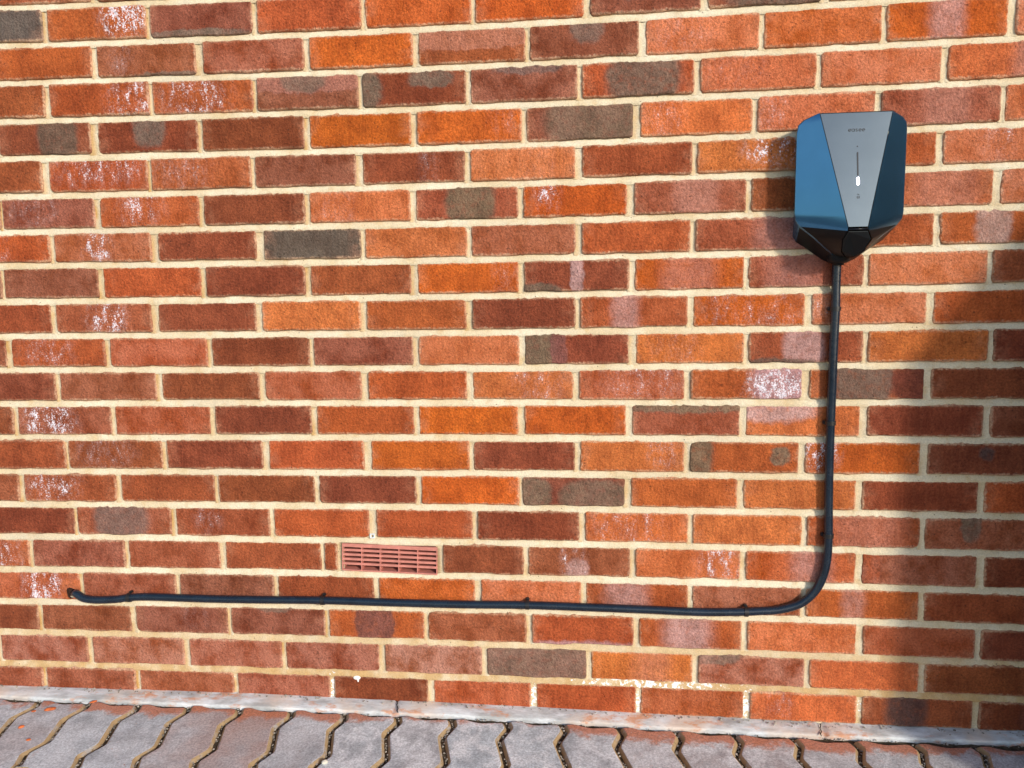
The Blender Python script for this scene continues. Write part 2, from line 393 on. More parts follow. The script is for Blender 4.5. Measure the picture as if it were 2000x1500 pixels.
def bedz(k, x):
    x = max(-1.9, min(1.9, x))
    a, b, c = BEDS[k]
    return a * x * x + b * x + c
HB = 0.0059

def edge_noise(x, z, s, seed):
    return mnoise.noise(Vector((x * s + seed * 7.31, z * s - seed * 3.7, seed * 1.93)))

def brick_outline(xl, xr, ztl, ztr, zbl, zbr, seed, r):
    """irregular hand-made outline, counter-clockwise seen from the street; local to the brick centre"""
    pts = []
    step = 0.0045
    rough_top = 0.5 + 0.9 * r.random()
    rad = [0.0035 + 0.0055 * r.random() ** 1.5 for _ in range(4)]
    if r.random() < 0.22: rad[r.randrange(4)] = 0.010 + 0.007 * r.random()
    def line(a, b, amp_lo, amp_hi):
        L = (b - a).length
        n = max(2, int(L / step))
        d = (b - a).normalized(); nn = Vector((d.y, -d.x))
        for i in range(n + 1):
            q = a + (b - a) * (i / n)
            w = max(0.0, math.sin(math.pi * i / n)) ** 0.4
            e = amp_lo * edge_noise(q.x, q.y, 22.0, seed) + amp_hi * (edge_noise(q.x, q.y, 105.0, seed + 5) + 0.6 * edge_noise(q.x, q.y, 230.0, seed + 9))
            pts.append(q + nn * e * (0.35 + 0.65 * w))
    BL, BR, TR, TL = Vector((xl, zbl)), Vector((xr, zbr)), Vector((xr, ztr)), Vector((xl, ztl))
    def along(a, b, d): return a + (b - a).normalized() * d
    def corner(a, c, b, rr):
        p0, p1 = along(c, a, rr), along(c, b, rr)
        for t in (0.25, 0.5, 0.75):
            pts.append(p0 * (1 - t) ** 2 + c * 2 * t * (1 - t) + p1 * t * t)
    line(along(BL, BR, rad[0]), along(BR, BL, rad[1]), 0.0028, 0.0011); corner(BL, BR, TR, rad[1])
    line(along(BR, TR, rad[1]), along(TR, BR, rad[2]), 0.0018, 0.0013); corner(BR, TR, TL, rad[2])
    line(along(TR, TL, rad[2]), along(TL, TR, rad[3]), 0.0028, 0.0024 * rough_top); corner(TR, TL, BL, rad[3])
    line(along(TL, BL, rad[3]), along(BL, TL, rad[0]), 0.0018, 0.0013); corner(TL, BL, BR, rad[0])
    return pts

def brick_bm(pts, r, hole=None):
    bm = bmesh.new()
    n = len(pts)
    nor = []
    for i in range(n):
        d = (pts[(i + 2) % n] - pts[i - 2])
        nor.append(Vector((-d.y, d.x)).normalized() if d.length else Vector((0, 0)))
    tx, tz, y0 = r.uniform(-0.006, 0.006), r.uniform(-0.015, 0.015), r.uniform(-0.0012, 0.0009)
    rings = []
    for inset, depth in ((0.0, 0.03), (0.0, 0.0030), (0.0011, 0.0009), (0.0034, 0.0)):
        rings.append([bm.verts.new((pts[i].x + nor[i].x * inset, depth + y0 + pts[i].x * tx + pts[i].y * tz, pts[i].y + nor[i].y * inset))
                      for i in range(n)])
    for a, b in zip(rings, rings[1:]):
        for i in range(n):
            f = bm.faces.new((a[i], a[(i + 1) % n], b[(i + 1) % n], b[i])); f.smooth = True
    cap = rings[-1]
    if hole is None:
        bm.faces.new(cap)
    else:
        hx, hz, hr = hole
        m = 20
        inner = []
        for k in range(m):
            a = 2 * math.pi * k / m
            q = hr * (1 + 0.12 * math.sin(3 * a + 1))
            inner.append(bm.verts.new((hx + q * math.cos(a), y0 + hx * tx + hz * tz, hz + q * math.sin(a))))
        # join the hole to the outline with a ring of triangles, matched by angle
        def ang(v): return math.atan2(v.co.z - hz, v.co.x - hx) % (2 * math.pi)
        ci = sorted(cap, key=ang)
        ang_c = [ang(v) for v in ci]
        i0, k0, steps = 0, 0, len(ci) + m
        ia = [2 * math.pi * k / m for k in range(m)]
        ci_n = len(ci)
        for _ in range(steps):
            nc = ang_c[i0 + 1] if i0 + 1 < ci_n else ang_c[0] + 2 * math.pi
            nk = ia[k0 + 1] if k0 + 1 < m else 2 * math.pi + ia[0]
            if i0 < ci_n and (nc <= nk or k0 >= m):
                bm.faces.new((ci[i0 % ci_n], ci[(i0 + 1) % ci_n], inner[k0 % m])); i0 += 1
            elif k0 < m:
                bm.faces.new((inner[(k0 + 1) % m], inner[k0 % m], ci[i0 % ci_n])); k0 += 1
        back = [bm.verts.new((v.co.x, v.co.y + 0.0068, v.co.z)) for v in inner]
        for k in range(m):
            bm.faces.new((inner[k], inner[(k + 1) % m], back[(k + 1) % m], back[k])).material_index = 1
        bm.faces.new(back).material_index = 1
    bmesh.ops.recalc_face_normals(bm, faces=bm.faces)
    return bm

def jitter_tone(c, r, a=0.10):
    k = 1 + r.uniform(-a, a)
    return (c[0] * k, c[1] * k * (1 + r.uniform(-0.08, 0.10)), c[2] * k * (1 + r.uniform(-0.1, 0.12)))

def set_marks(o, spec, w, h, r):
    parts = spec.split(':')
    o.color = (*jitter_tone(TONE[parts[0]], r), 1.0)
    o['half'] = (w / 2, h / 2, r.random())
    slots = []
    salt = ((0.0, 1.0, 0.5), (0.0, 1.0, 0.0))
    bloom = 0.0 if r.random() < 0.6 else r.uniform(0.05, 0.25)
    for p in parts[1:]:
        k, a = p[0], p[1:]
        if k == 'p': bloom = int(a) / 10.0
        elif k == 's':
            c, wd, am = [float(x) for x in a.split('/')]
            slots.append(((c / 50 - 1, wd / 50, 0.55), (0.0, 3.0, am / 11.0), LAV if r.random() < 0.5 else PINK))
        elif k == 'w':
            ur, am = a.split('/')
            u0, u1 = rng_pair(ur)
            salt = (((u0 + u1) / 100 - 1, (u1 - u0) / 100, 0.45), (r.uniform(-0.1, 0.5), 1.25, float(am) / 10.0))
        else:
            ur, vr = a.split('/')
            u0, u1 = rng_pair(ur); v0, v1 = rng_pair(vr)
            colr, soft, amt = {'g': (GREY, 0.14, 0.88), 'v': (LAV, 0.22, 0.75), 'q': (PINK, 0.06, 0.40), 'm': (PURP, 0.07, 0.85),
                               'd': (DARK, 0.06, 0.9), 'o': (DUST, 0.12, 0.9), 'n': (BLUE, 0.30, 0.75), 'e': ((0.30, 0.066, 0.022), 0.03, 0.9)}[k]
            slots.append((((u0 + u1) / 100 - 1, (u1 - u0) / 100, soft), ((v0 + v1) / 100 - 1, (v1 - v0) / 100, amt), jitter_tone(colr, r)))
    while len(slots) < 3: slots.append(((0.0, 1.0, 0.5), (0.0, 1.0, 0.0), GREY))
    for i, (a, b, c) in enumerate(slots[:3]):
        o['m%da' % i] = a; o['m%db' % i] = b; o['m%dc' % i] = c
    o['m3a'], o['m3b'] = salt
    o['bloom'] = (bloom, 0.0, 0.0)

def rng_pair(s):
    # "a-b" where a may be negative
    i = s.index('-', 1)
    return float(s[:i]), float(s[i + 1:])

wall = tag(empty('brick_wall', (0, 0, 0)), 'red, orange and brown brick house wall with cream mortar joints', 'wall')

ALLJ = {}                    # every perpend, also outside the picture, for the mortar
def extend(js):
    js = list(js)
    while js[0][0] > -3.2: a = js[0]; js.insert(0, (a[0] - 0.2245, a[1] - 0.2245))
    while js[-1][1] < 3.2: a = js[-1]; js.append((a[0] + 0.2255, a[1] + 0.2255))
    return js
JOINTS[1] = [(x + 0.0009, x + 0.0105) for x in (-1.2300, -1.0005, -0.7715)]

field = []                   # bricks the photograph does not show
VENT_BAY = None
for c in range(1, 22):
    js = JOINTS[c]
    left = (js[0][0] - 0.2245, js[0][1] - 0.2245)
    right = (js[-1][0] + 0.2255, js[-1][1] + 0.2255)
    full = [left] + list(js) + [right]
    ALLJ[c] = extend(js)
    specs = BRICKS[c].split() if c in BRICKS else ['D', 'B', 'D', 'R']
    assert len(specs) == len(full) - 1, (c, len(specs), len(full) - 1)
    for i, sp in enumerate(specs):
        xl, xr = full[i][1], full[i + 1][0]
        if sp == '-':
            VENT_BAY = (full[i][0], full[i][1], full[i + 1][0], full[i + 1][1]); continue
        r = random.Random(c * 101 + i * 13)
        cx = (xl + xr) / 2
        zt = [bedz(c - 1, x) - HB + r.uniform(-0.0008, 0.0008) for x in (xl, xr)]
        zb = [bedz(c, x) + HB + r.uniform(-0.0008, 0.0008) for x in (xl, xr)]
        cz = (sum(zt) + sum(zb)) / 4
        pts = brick_outline(xl - cx, xr - cx, zt[0] - cz, zt[1] - cz, zb[0] - cz, zb[1] - cz, c * 3.1 + i * 1.7, r)
        hole = None
        if c == 18 and i == 0:
            hole = (HOLE[0] - cx, HOLE[1] - cz + 0.001, 0.0125); sp += ':o78-106/-10-78'
        o = from_bm('brick', brick_bm(pts, r, hole), [M_BRICK, M_HOLE] if hole else M_BRICK, wall, (cx, 0, cz))
        set_marks(o, sp, xr - xl, (sum(zt) - sum(zb)) / 2, r)

# the rest of the wall, beyond the picture, as one mass of bricks
fb = bmesh.new()
tint = fb.loops.layers.float_color.new('Tint')
fr = random.Random(5)
def field_brick(xl, xr, z0, z1):
    t = jitter_tone(TONE[fr.choice('OOSRRBBDDD')], fr)
    n0 = len(fb.faces)
    y = fr.uniform(-0.001, 0.001)
    vs = [fb.verts.new(q) for q in ((xl, .03, z0), (xr, .03, z0), (xr, .03, z1), (xl, .03, z1),
          (xl, .003 + y, z0), (xr, .003 + y, z0), (xr, .003 + y, z1), (xl, .003 + y, z1),
          (xl + .003, y, z0 + .003), (xr - .003, y, z0 + .003), (xr - .003, y, z1 - .003), (xl + .003, y, z1 - .003))]
    fs = [fb.faces.new((vs[8], vs[9], vs[10], vs[11]))]
    for a in (0, 4):
        for k in range(4):
            fs.append(fb.faces.new((vs[a + k], vs[a + (k + 1) % 4], vs[a + 4 + (k + 1) % 4], vs[a + 4 + k])))
    for f in fs:
        for l in f.loops: l[tint] = (*t, 1.0)
for c in range(1, 22):
    js = ALLJ[c]
    lo, hi = JOINTS[c][0][1] - 0.2245 - 0.02, JOINTS[c][-1][0] + 0.2255 + 0.02
    for a, b in zip(js, js[1:]):
        if b[0] < lo + 0.03 or a[1] > hi - 0.03:
            field_brick(a[1], b[0], bedz(c, (a[1] + b[0]) / 2) + HB, bedz(c - 1, (a[1] + b[0]) / 2) - HB)
for k in range(0, 14):
    off = 0.112 if k % 2 == 0 else 0.0
    x = -3.2 + off
    while x < 3.2:
        xm = x + 0.1075
        zb_ = bedz(0, xm) + k * 0.075
        field_brick(x, x + 0.215, zb_ + HB, zb_ + 0.075 - HB)
        x += 0.225
fo = from_bm('brick_field', fb, M_BRICKF, wall)
tag(fo, kind='stuff')

# mortar: concave struck joints, bed by bed and perpend by perpend
mb = bmesh.new()
l_stain = mb.verts.layers.float.new('Stain')
l_salt = mb.verts.layers.float.new('Salt')
PROF = [(-1.75, 0.0042), (-1.15, 0.0030), (-0.6, 0.0040), (0.0, 0.0046), (0.6, 0.0040), (1.15, 0.0028), (1.75, 0.0042)]
def mn(x, z, s): return mnoise.noise(Vector((x * s, z * s, 4.2)))
SALTS = [(0.15, 0.075, 0.16, 0.012, 1.0), (-0.105, 0.02, 0.012, 0.05, 0.9), (0.118, 0.03, 0.012, 0.04, 1.0), (0.343, 0.035, 0.014, 0.05, 1.1),
         (0.569, 0.035, 0.012, 0.03, 0.9), (-0.55, 0.03, 0.012, 0.05, 0.9), (-0.774, 0.03, 0.012, 0.05, 0.5), (-1.23, 0.045, 0.012, 0.02, 0.7)]
def salt_at(x, z):
    s = 0.0
    for (a, b, ra, rb, am) in SALTS:
        d = ((x - a) / ra) ** 2 + ((z - b) / rb) ** 2
        if d < 1.6: s = max(s, am * max(0.0, 1 - d / 1.6) ** 0.5)
    return s
BEDPROF = [(-1.8, 0.0022), (-1.15, 0.0006), (-0.6, 0.0014), (0.0, 0.0028), (0.6, 0.0046), (1.1, 0.0066), (1.8, 0.0070)]
def strip(path, across, half, stain=None, prof=PROF):
    """path: list of (x,z); across: unit vector across the joint; half: half width"""
    prev = None
    for (x, z) in path:
        row = []
        for t, d in prof:
            qx = x + across[0] * t * half; qz = z + across[1] * t * half
            if -0.523 < qx < -0.300:                     # keep clear of the air vent
                f_ = (qx + 0.517) / 0.209
                lo_, hi_ = 0.3095 - 0.0028 * f_, 0.3720 - 0.0093 * f_
                if lo_ < qz < 0.335: qz = lo_
                elif 0.335 <= qz < hi_: qz = hi_
            y = d + 0.0011 * mn(qx, qz, 38.0) + 0.0010 * mn(qx + 3, qz, 140.0)
            v = mb.verts.new((qx, max(0.0002, y), qz))
            v[l_salt] = salt_at(qx, qz)
            v[l_stain] = stain(t, qx, qz) if stain else 0.0
            row.append(v)
        if prev:
            for k in range(len(row) - 1):
                f = mb.faces.new((prev[k], row[k], row[k + 1], prev[k + 1])); f.smooth = True
        prev = row
for k in range(0, 22):
    path = []
    x = -1.45
    while x <= 1.05:
        path.append((x, bedz(k, x))); x += 0.006
    strip(path, (0, 1), HB, (lambda t, x, z, A=(0.75 if k == 20 else 0.45 if k == 19 else 0.0): A), BEDPROF)
for c in range(1, 22):
    for (a, b) in ALLJ[c]:
        if a < -1.45 or b > 1.05: continue
        xm = (a + b) / 2
        h = max(0.0035, (b - a) / 2)
        z0, z1 = bedz(c, xm) + 0.003, bedz(c - 1, xm) - 0.003
        amt = 1.0 * max(0.15, min(1.0, 0.55 - xm * 0.35)) * (0.6 + 0.6 * rnd.random())
        n = 11
        strip([(xm, z0 + (z1 - z0) * i / n) for i in range(n + 1)], (1, 0), h,
              (lambda t, x, z, A=amt: A * max(0.0, min(1.0, 0.55 - t * 0.8))))
# plain backing behind the struck joints and the unseen part of the wall
def quad(x0, x1, z0, z1, y):
    vs = [mb.verts.new(q) for q in ((x0, y, z0), (x1, y, z0), (x1, y, z1), (x0, y, z1))]
    mb.faces.new(vs)
quad(-3.3, 3.3, -0.3, 0.305, 0.009)
quad(-3.3, -0.520, 0.305, 0.375, 0.009)
quad(-0.303, 3.3, 0.305, 0.375, 0.009)
quad(-3.3, 3.3, 0.375, 2.65, 0.009)
mortar = from_bm('mortar', mb, M_MORTAR, wall)
core = bmesh.new()
box(core, -3.35, 3.35, 0.12, 0.30, -0.3, 2.66)
from_bm('wall_core', core, M_MORTAR, wall)

mb2 = bmesh.new()
for k, (bx, bz, bw, bh) in enumerate(((-0.494, 0.0655, 0.0085, 0.0048), (-0.4915, 0.0605, 0.0025, 0.0050))):
    bmesh.ops.create_uvsphere(mb2, u_segments=14, v_segments=8, radius=1.0, matrix=Matrix.Translation((bx, 0.0005, bz)) @ Matrix.Diagonal((bw, 0.0022, bh, 1)))
from_bm('mortar_splash', mb2, simple_mat('white_splash', (0.85, 0.84, 0.80), 0.9, 0, 0.08, 200.0, 0.1, 0.5), wall, None, True)

# ------------------------------------------------------------------ ground: concrete edging, block paving, sand
def interp(tab, x):
    if x <= tab[0][0]: (a, b), (c, d) = tab[0], tab[1]
    elif x >= tab[-1][0]: (a, b), (c, d) = tab[-2], tab[-1]
    else:
        for (a, b), (c, d) in zip(tab, tab[1:]):
            if a <= x <= c: break
    return b + (d - b) * (x - a) / (c - a)
def clampx(x): return max(-1.6, min(1.2, x))
def base_z(x): return interp(BASE, clampx(x))
def pave_z(x): return base_z(x) - 0.0055

def concrete_material():
    t = NT('weathered_concrete')
    P = t.pos()
    c = t.mix(t.ramp(t.noise(t.mapping(P, (0.35, 1.0, 1.0)), 45.0, 6.0, 0.65), 0.3, 0.7), (0.40, 0.40, 0.39), (0.80, 0.82, 0.83))
    c = t.mix(t.ramp(t.noise(P, 7.0, 4.0, 0.6), 0.45, 0.66, 0.0, 0.7), c, (0.75, 0.58, 0.45))
    c = t.mix(t.ramp(t.noise(t.mapping(P, (0.5, 1.0, 1.0)), 24.0, 6.0, 0.7), 0.54, 0.66, 0.0, 0.8), c, (0.66, 0.28, 0.13))
    c = t.mix(t.ramp(t.noise(t.mapping(P, (0.3, 1.4, 1.0)), 70.0, 5.0, 0.7), 0.62, 0.72, 0.0, 0.6), c, (0.22, 0.20, 0.18))
    h = t.math('ADD', t.noise(P, 220.0, 4.0, 0.7), t.noise(P, 35.0, 3.0))
    return t.set(Base_Color=c, Roughness=0.85, Specular_IOR_Level=0.25, Normal=t.bump(h, 0.6, 0.002))
M_CONC = concrete_material()

def paver_material():
    t = NT('concrete_block')
    P = t.pos()
    dust, pale, warm = t.sep(t.attr('wear').outputs['Vector'])
    c = t.mix(t.ramp(t.noise(P, 22.0, 5.0, 0.65), 0.3, 0.7), (0.36, 0.395, 0.42), (0.63, 0.68, 0.71))
    c = t.mix(t.math('MULTIPLY', warm, t.ramp(t.noise(P, 13.0, 4.0), 0.25, 0.65, 0.4, 1.0)), c, (0.46, 0.32, 0.28))
    c = t.mix(t.math('MULTIPLY', pale, t.ramp(t.noise(P, 17.0, 5.0, 0.7), 0.40, 0.62)), c, (0.80, 0.81, 0.82))
    # brick dust swept against the wall
    d1 = t.noise(P, 19.0, 6.0, 0.72)
    y = t.sep(P)[1]
    near = t.ramp(y, -0.125, -0.042)
    val = t.math('ADD', t.math('MULTIPLY', near, 0.9), t.math('MULTIPLY', t.math('SUBTRACT', d1, 0.5), 1.7))
    thr = t.math('SUBTRACT', 1.05, t.math('MULTIPLY', dust, 0.85))
    c = t.mix(t.math('MULTIPLY', t.ramp(val, t.math('SUBTRACT', thr, 0.12), t.math('ADD', thr, 0.28)), 0.85), c, (0.56, 0.19, 0.085))
    d2 = t.noise(P, 130.0, 5.0, 0.75)
    thr2 = t.math('SUBTRACT', 0.74, t.math('MULTIPLY', dust, 0.12))
    c = t.mix(t.math('MULTIPLY', t.ramp(d2, thr2, t.math('ADD', thr2, 0.06)), 0.7), c, (0.55, 0.24, 0.12))
    c = t.mix(1.0, c, t.ramp(t.noise(P, 230.0, 3.0, 0.8), 0.28, 0.72, 0.66, 1.30), 'MULTIPLY')
    vs = t.voronoi(P, 110.0)
    sp = t.math('MULTIPLY', t.ramp(vs.outputs['Distance'], 0.08, 0.18, 1.0, 0.0), t.math('GREATER_THAN', t.sep(vs.outputs['Color'])[0], 0.9))
    c = t.mix(t.math('MULTIPLY', sp, 0.6), c, (0.62, 0.62, 0.60))
    h = t.math('ADD', t.noise(P, 330.0, 4.0, 0.7), t.math('MULTIPLY', t.noise(P, 60.0, 3.0), 0.6))
    return t.set(Base_Color=c, Roughness=0.8, Specular_IOR_Level=0.3, Normal=t.bump(h, 0.7, 0.0018))
M_PAVER = paver_material()
def sand_material():
    t = NT('paver_edge_sand')
    P = t.pos()
    c = t.mix(t.ramp(t.noise(P, 45.0, 4.0, 0.65), 0.22, 0.52), (0.42, 0.41, 0.40), (0.43, 0.30, 0.16))
    c = t.mix(t.ramp(t.noise(P, 150.0, 3.0, 0.7), 0.56, 0.68, 0.0, 0.6), c, (0.20, 0.14, 0.08))
    return t.set(Base_Color=c, Roughness=0.95, Specular_IOR_Level=0.1, Normal=t.bump(t.noise(P, 260.0, 3.0, 0.7), 0.8, 0.002))
M_SAND = sand_material()
M_JSAND = simple_mat('joint_sand', (0.085, 0.066, 0.044), 0.97, 0, 0.5, 120.0, 0.1, 0.8)
M_GRIT = simple_mat('grit', (0.34, 0.30, 0.25), 0.9, 0, 0.6, 90.0, 0.2, 0.5)
M_TARMAC = simple_mat('driveway_ground', (0.16, 0.15, 0.14), 0.95, 0, 0.3, 8.0, 0.1, 0.5)

gb = bmesh.new()
vs = [gb.verts.new(q) for q in ((-90, 90, -0.085), (-90, -90, -0.085), (90, -90, -0.085), (90, 90, -0.085))]
gb.faces.new(vs)
tag(from_bm('ground', gb, M_TARMAC), kind='structure')

# edging strip along the foot of the wall
eb = bmesh.new()
prev = None
x = -2.6
while x <= 2.6:
    zt = base_z(x)
    yf = interp(LEDGE, clampx(x)) + 0.0045 + 0.0034 * mnoise.noise(Vector((x * 9, 1.2, 0))) + 0.0008 * mnoise.noise(Vector((x * 60, 4.2, 0)))
    crack = min(abs(x + 0.405), abs(x - 0.492))
    dz = -0.004 if crack < 0.004 else 0.0
    row = [eb.verts.new(q) for q in (
        (x, 0.02, zt + 0.001), (x, -0.004, zt + 0.0008 * mnoise.noise(Vector((x * 40, 0, 3))) + dz),
        (x, yf * 0.45, zt - 0.0018 + 0.0022 * mnoise.noise(Vector((x * 25, 2, 3))) + 0.0012 * mnoise.noise(Vector((x * 90, 7, 3))) + dz),
        (x, yf + 0.004, zt - 0.0042 + dz), (x, yf + 0.0012, zt - 0.0054 + dz), (x, yf, zt - 0.0075), (x, yf, -0.09))]
    if prev:
        for k in range(len(row) - 1):
            f = eb.faces.new((prev[k], prev[k + 1], row[k + 1], row[k])); f.smooth = True
    prev = row
    x += 0.006
bmesh.ops.recalc_face_normals(eb, faces=eb.faces)
tag(from_bm('concrete_edging', eb, M_CONC), kind='structure')
for cxk, yn in ((-0.405, 0.012), (0.492, -0.010)):      # the two cracks across it, drawn as thin dark tubes
    kb = bmesh.new()
    pts = [Vector((cxk + yn * k / 6 + 0.0015 * math.sin(k * 2.1), -0.002 - 0.040 * k / 6, base_z(cxk) - 0.0006 - 0.0022 * (k / 6))) for k in range(7)]
    tube(kb, pts, 0.0011, 6)
    tag(from_bm('edging_crack', kb, simple_mat('crack_dark', (0.03, 0.025, 0.02), 1.0)), kind='structure')

paving = empty('block_paving', (0, 0, 0)); tag(paving, kind='structure')
ZZ = [(0, 0), (0.028, 0.010), (0.071, -0.006), (0.152, 0.0172), (0.191, 0.0), (0.228, 0.016), (0.248, 0.0065)]
ENDS = [(0.0, 0.0), (0.12, 0.004), (0.26, 0.006), (0.42, -0.002), (0.55, -0.006), (0.72, -0.003), (0.88, -0.001), (1.0, 0.0)]
PITCH, ROW = 0.1165, 0.2495
GAP = 0.0034
def paver_outline(seed):
    r = random.Random(seed)
    pts = []
    W = PITCH
    for u, d in ENDS: pts.append(Vector((u * W, d)))
    right = []
    for t, o in ZZ[1:-1]: pts.append(Vector((W + o, -t)))
    for u, d in reversed(ENDS): pts.append(Vector((u * W + ZZ[-1][1], d - 0.248)))
    for t, o in reversed(ZZ[1:-1]): pts.append(Vector((o, -t)))
    return pts
def eased(pts):                                     # take the sharpness off the zigzag corners
    out = []
    n = len(pts)
    for i in range(n):
        a, b = pts[i], pts[(i + 1) % n]
        k = min(0.28, 0.004 / (b - a).length)
        out += [a + (b - a) * k, a + (b - a) * (1 - k)]
    return out
def inset_poly(pts, d):
    n = len(pts); out = []
    for i in range(n):
        a, b, c = pts[i - 1], pts[i], pts[(i + 1) % n]
        e1, e2 = (b - a).normalized(), (c - b).normalized()
        n1, n2 = Vector((e1.y, -e1.x)), Vector((e2.y, -e2.x))
        m = n1 + n2
        m = m / max(0.7, m.dot(n1)) if m.length > 1e-4 else n1
        out.append(b + m * d)
    return out
def paver_mesh(seed):
    pts = paver_outline(seed)
    bm = bmesh.new()
    r = random.Random(seed)
    rings = []
    for ins, z in ((GAP, -0.06), (GAP, -0.0075), (GAP + 0.0020, -0.0038), (GAP + 0.0056, -0.0004), (GAP + 0.0074, 0.0)):
        q = eased(inset_poly(pts, ins))
        rings.append([bm.verts.new((p.x + r.uniform(-.0003, .0003), p.y + r.uniform(-.0003, .0003), z)) for p in q])
    n = len(rings[0])
    for k, (a, b) in enumerate(zip(rings, rings[1:])):
        for i in range(n):
            f = bm.faces.new((a[i], b[i], b[(i + 1) % n], a[(i + 1) % n]))
            f.material_index = 1 if k < 3 else 0
            f.smooth = k >= 1
    bm.faces.new(rings[-1])
    bmesh.ops.recalc_face_normals(bm, faces=bm.faces)
    me = bpy.data.meshes.new('paver')
    bm.to_mesh(me); bm.free()
    me.materials.append(M_PAVER); me.materials.append(M_SAND)
    return me
paver_meshes = [paver_mesh(s) for s in range(5)]
X_FIRST = -0.976 - 0.0005
WEAR = {-4: (.5, .2, .2), -3: (.4, .2, .2), -2: (.45, .15, .45), -1: (.85, .35, .1), 0: (.85, .25, .15), 1: (.65, .1, .75), 2: (.8, .1, .95), 3: (.75, .4, .3), 4: (.5, .8, .15),
        5: (.35, .8, .25), 6: (.2, .95, .0), 7: (.35, .9, .05), 8: (.8, .8, .2), 9: (.9, .6, .45), 10: (.85, .7, .45), 11: (.85, .6, .5), 12: (.9, .4, .25), 13: (.8, .4, .25), 14: (.65, .3, .25), 15: (.5, .3, .2)}
pr = random.Random(3)
for row in range(0, 2):
    for i in range(-5, 19):
        x = X_FIRST + (i - 1) * PITCH + row * 0.0065
        y = -0.0445 - row * ROW
        o = bpy.data.objects.new('paver', paver_meshes[pr.randrange(5)])
        o.location = (x, y + pr.uniform(-.0012, .0012), pave_z(x + 0.05) + pr.uniform(-0.0016, 0.0012))
        o.rotation_euler = (pr.uniform(-.006, .006), pr.uniform(-.006, .006) + 0.008, pr.uniform(-.004, .004))
        w = WEAR.get(i - 1, (0.5, 0.4, 0.3)) if row == 0 else (0.2, 0.5, 0.2)
        o['wear'] = w
        link(o, paving)
pm = bmesh.new()
for row in range(0, 9):
    for i in range(-10, 24):
        if row < 2 and -5 <= i < 19: continue
        b2 = bmesh.new(); b2.from_mesh(paver_meshes[(row * 3 + i) % 5])
        bmesh.ops.translate(b2, verts=b2.verts, vec=(X_FIRST + (i - 1) * PITCH + row * 0.0065, -0.0445 - row * ROW, pave_z(X_FIRST + (i - 1) * PITCH) + pr.uniform(-.0015, .001)))
        tmp = bpy.data.meshes.new('tmp'); b2.to_mesh(tmp); b2.free()
        pm.from_mesh(tmp); bpy.data.meshes.remove(tmp)
po = from_bm('paver_field', pm, [M_PAVER, M_SAND], paving); po['wear'] = (0.2, 0.5, 0.2); tag(po, kind='stuff')

sb = bmesh.new()
nx, ny = 420, 60
grid = []
for iy in range(ny + 1):
    y = 0.0 - iy * 0.5 / ny
    grid.append([])
    for ix in range(nx + 1):
        x = -1.6 + 2.9 * ix / nx
        grid[-1].append(sb.verts.new((x, y, pave_z(x) - 0.0085 + 0.0028 * mnoise.noise(Vector((x * 70, y * 70, 0))) + 0.0016 * mnoise.noise(Vector((x * 180, y * 180, 3))))))
for iy in range(ny):
    for ix in range(nx):
        f = sb.faces.new((grid[iy][ix], grid[iy + 1][ix], grid[iy + 1][ix + 1], grid[iy][ix + 1])); f.smooth = True
tag(from_bm('joint_sand', sb, M_JSAND), kind='structure')

# grit: stones in the joints and crumbs of mortar on the edging
def pebble(bm, c, s, r, squash=0.7):
    m = Matrix.Translation(c) @ Matrix.Rotation(r.uniform(0, 6.28), 4, 'Z') @ Matrix.Rotation(r.uniform(-.5, .5), 4, 'X') @ Matrix.Diagonal((s * r.uniform(.8, 1.5), s, s * squash, 1))
    res = bmesh.ops.create_icosphere(bm, subdivisions=1, radius=1.0, matrix=m)
    for v in res['verts']:
        v.co += Vector((r.uniform(-1, 1), r.uniform(-1, 1), r.uniform(-1, 1))) * s * 0.18
gr = random.Random(11)
jb = bmesh.new()
for i in range(-3, 18):
    for k in range(34):
        t = gr.random() * 0.225
        for (t0, o0), (t1, o1) in zip(ZZ, ZZ[1:]):
            if t0 <= t <= t1: off = o0 + (o1 - o0) * (t - t0) / (t1 - t0); break
        x = X_FIRST + i * PITCH + off + gr.uniform(-.003, .003); y = -0.0445 - t
        pebble(jb, Vector((x, y, pave_z(x) - 0.0065 + gr.uniform(-.001, .002))), gr.uniform(0.0010, 0.0026), gr)
for k in range(150):
    x = gr.uniform(-1.35, 0.9); y = interp(LEDGE, x) + gr.uniform(-0.006, 0.001)
    pebble(jb, Vector((x, y, pave_z(x) - 0.004)), gr.uniform(0.001, 0.0024), gr)
for k in range(260):
    x = gr.uniform(-1.35, 0.9); y = -abs(gr.gauss(0, 0.007)) - 0.0015
    s = gr.uniform(0.0007, 0.0024)
    pebble(jb, Vector((x, y, base_z(x) + s * 0.4)), s, gr)
tag(from_bm('loose_grit', jb, M_GRIT), 'fine grit and mortar crumbs in the paving joints and on the edging', 'grit', kind='stuff')

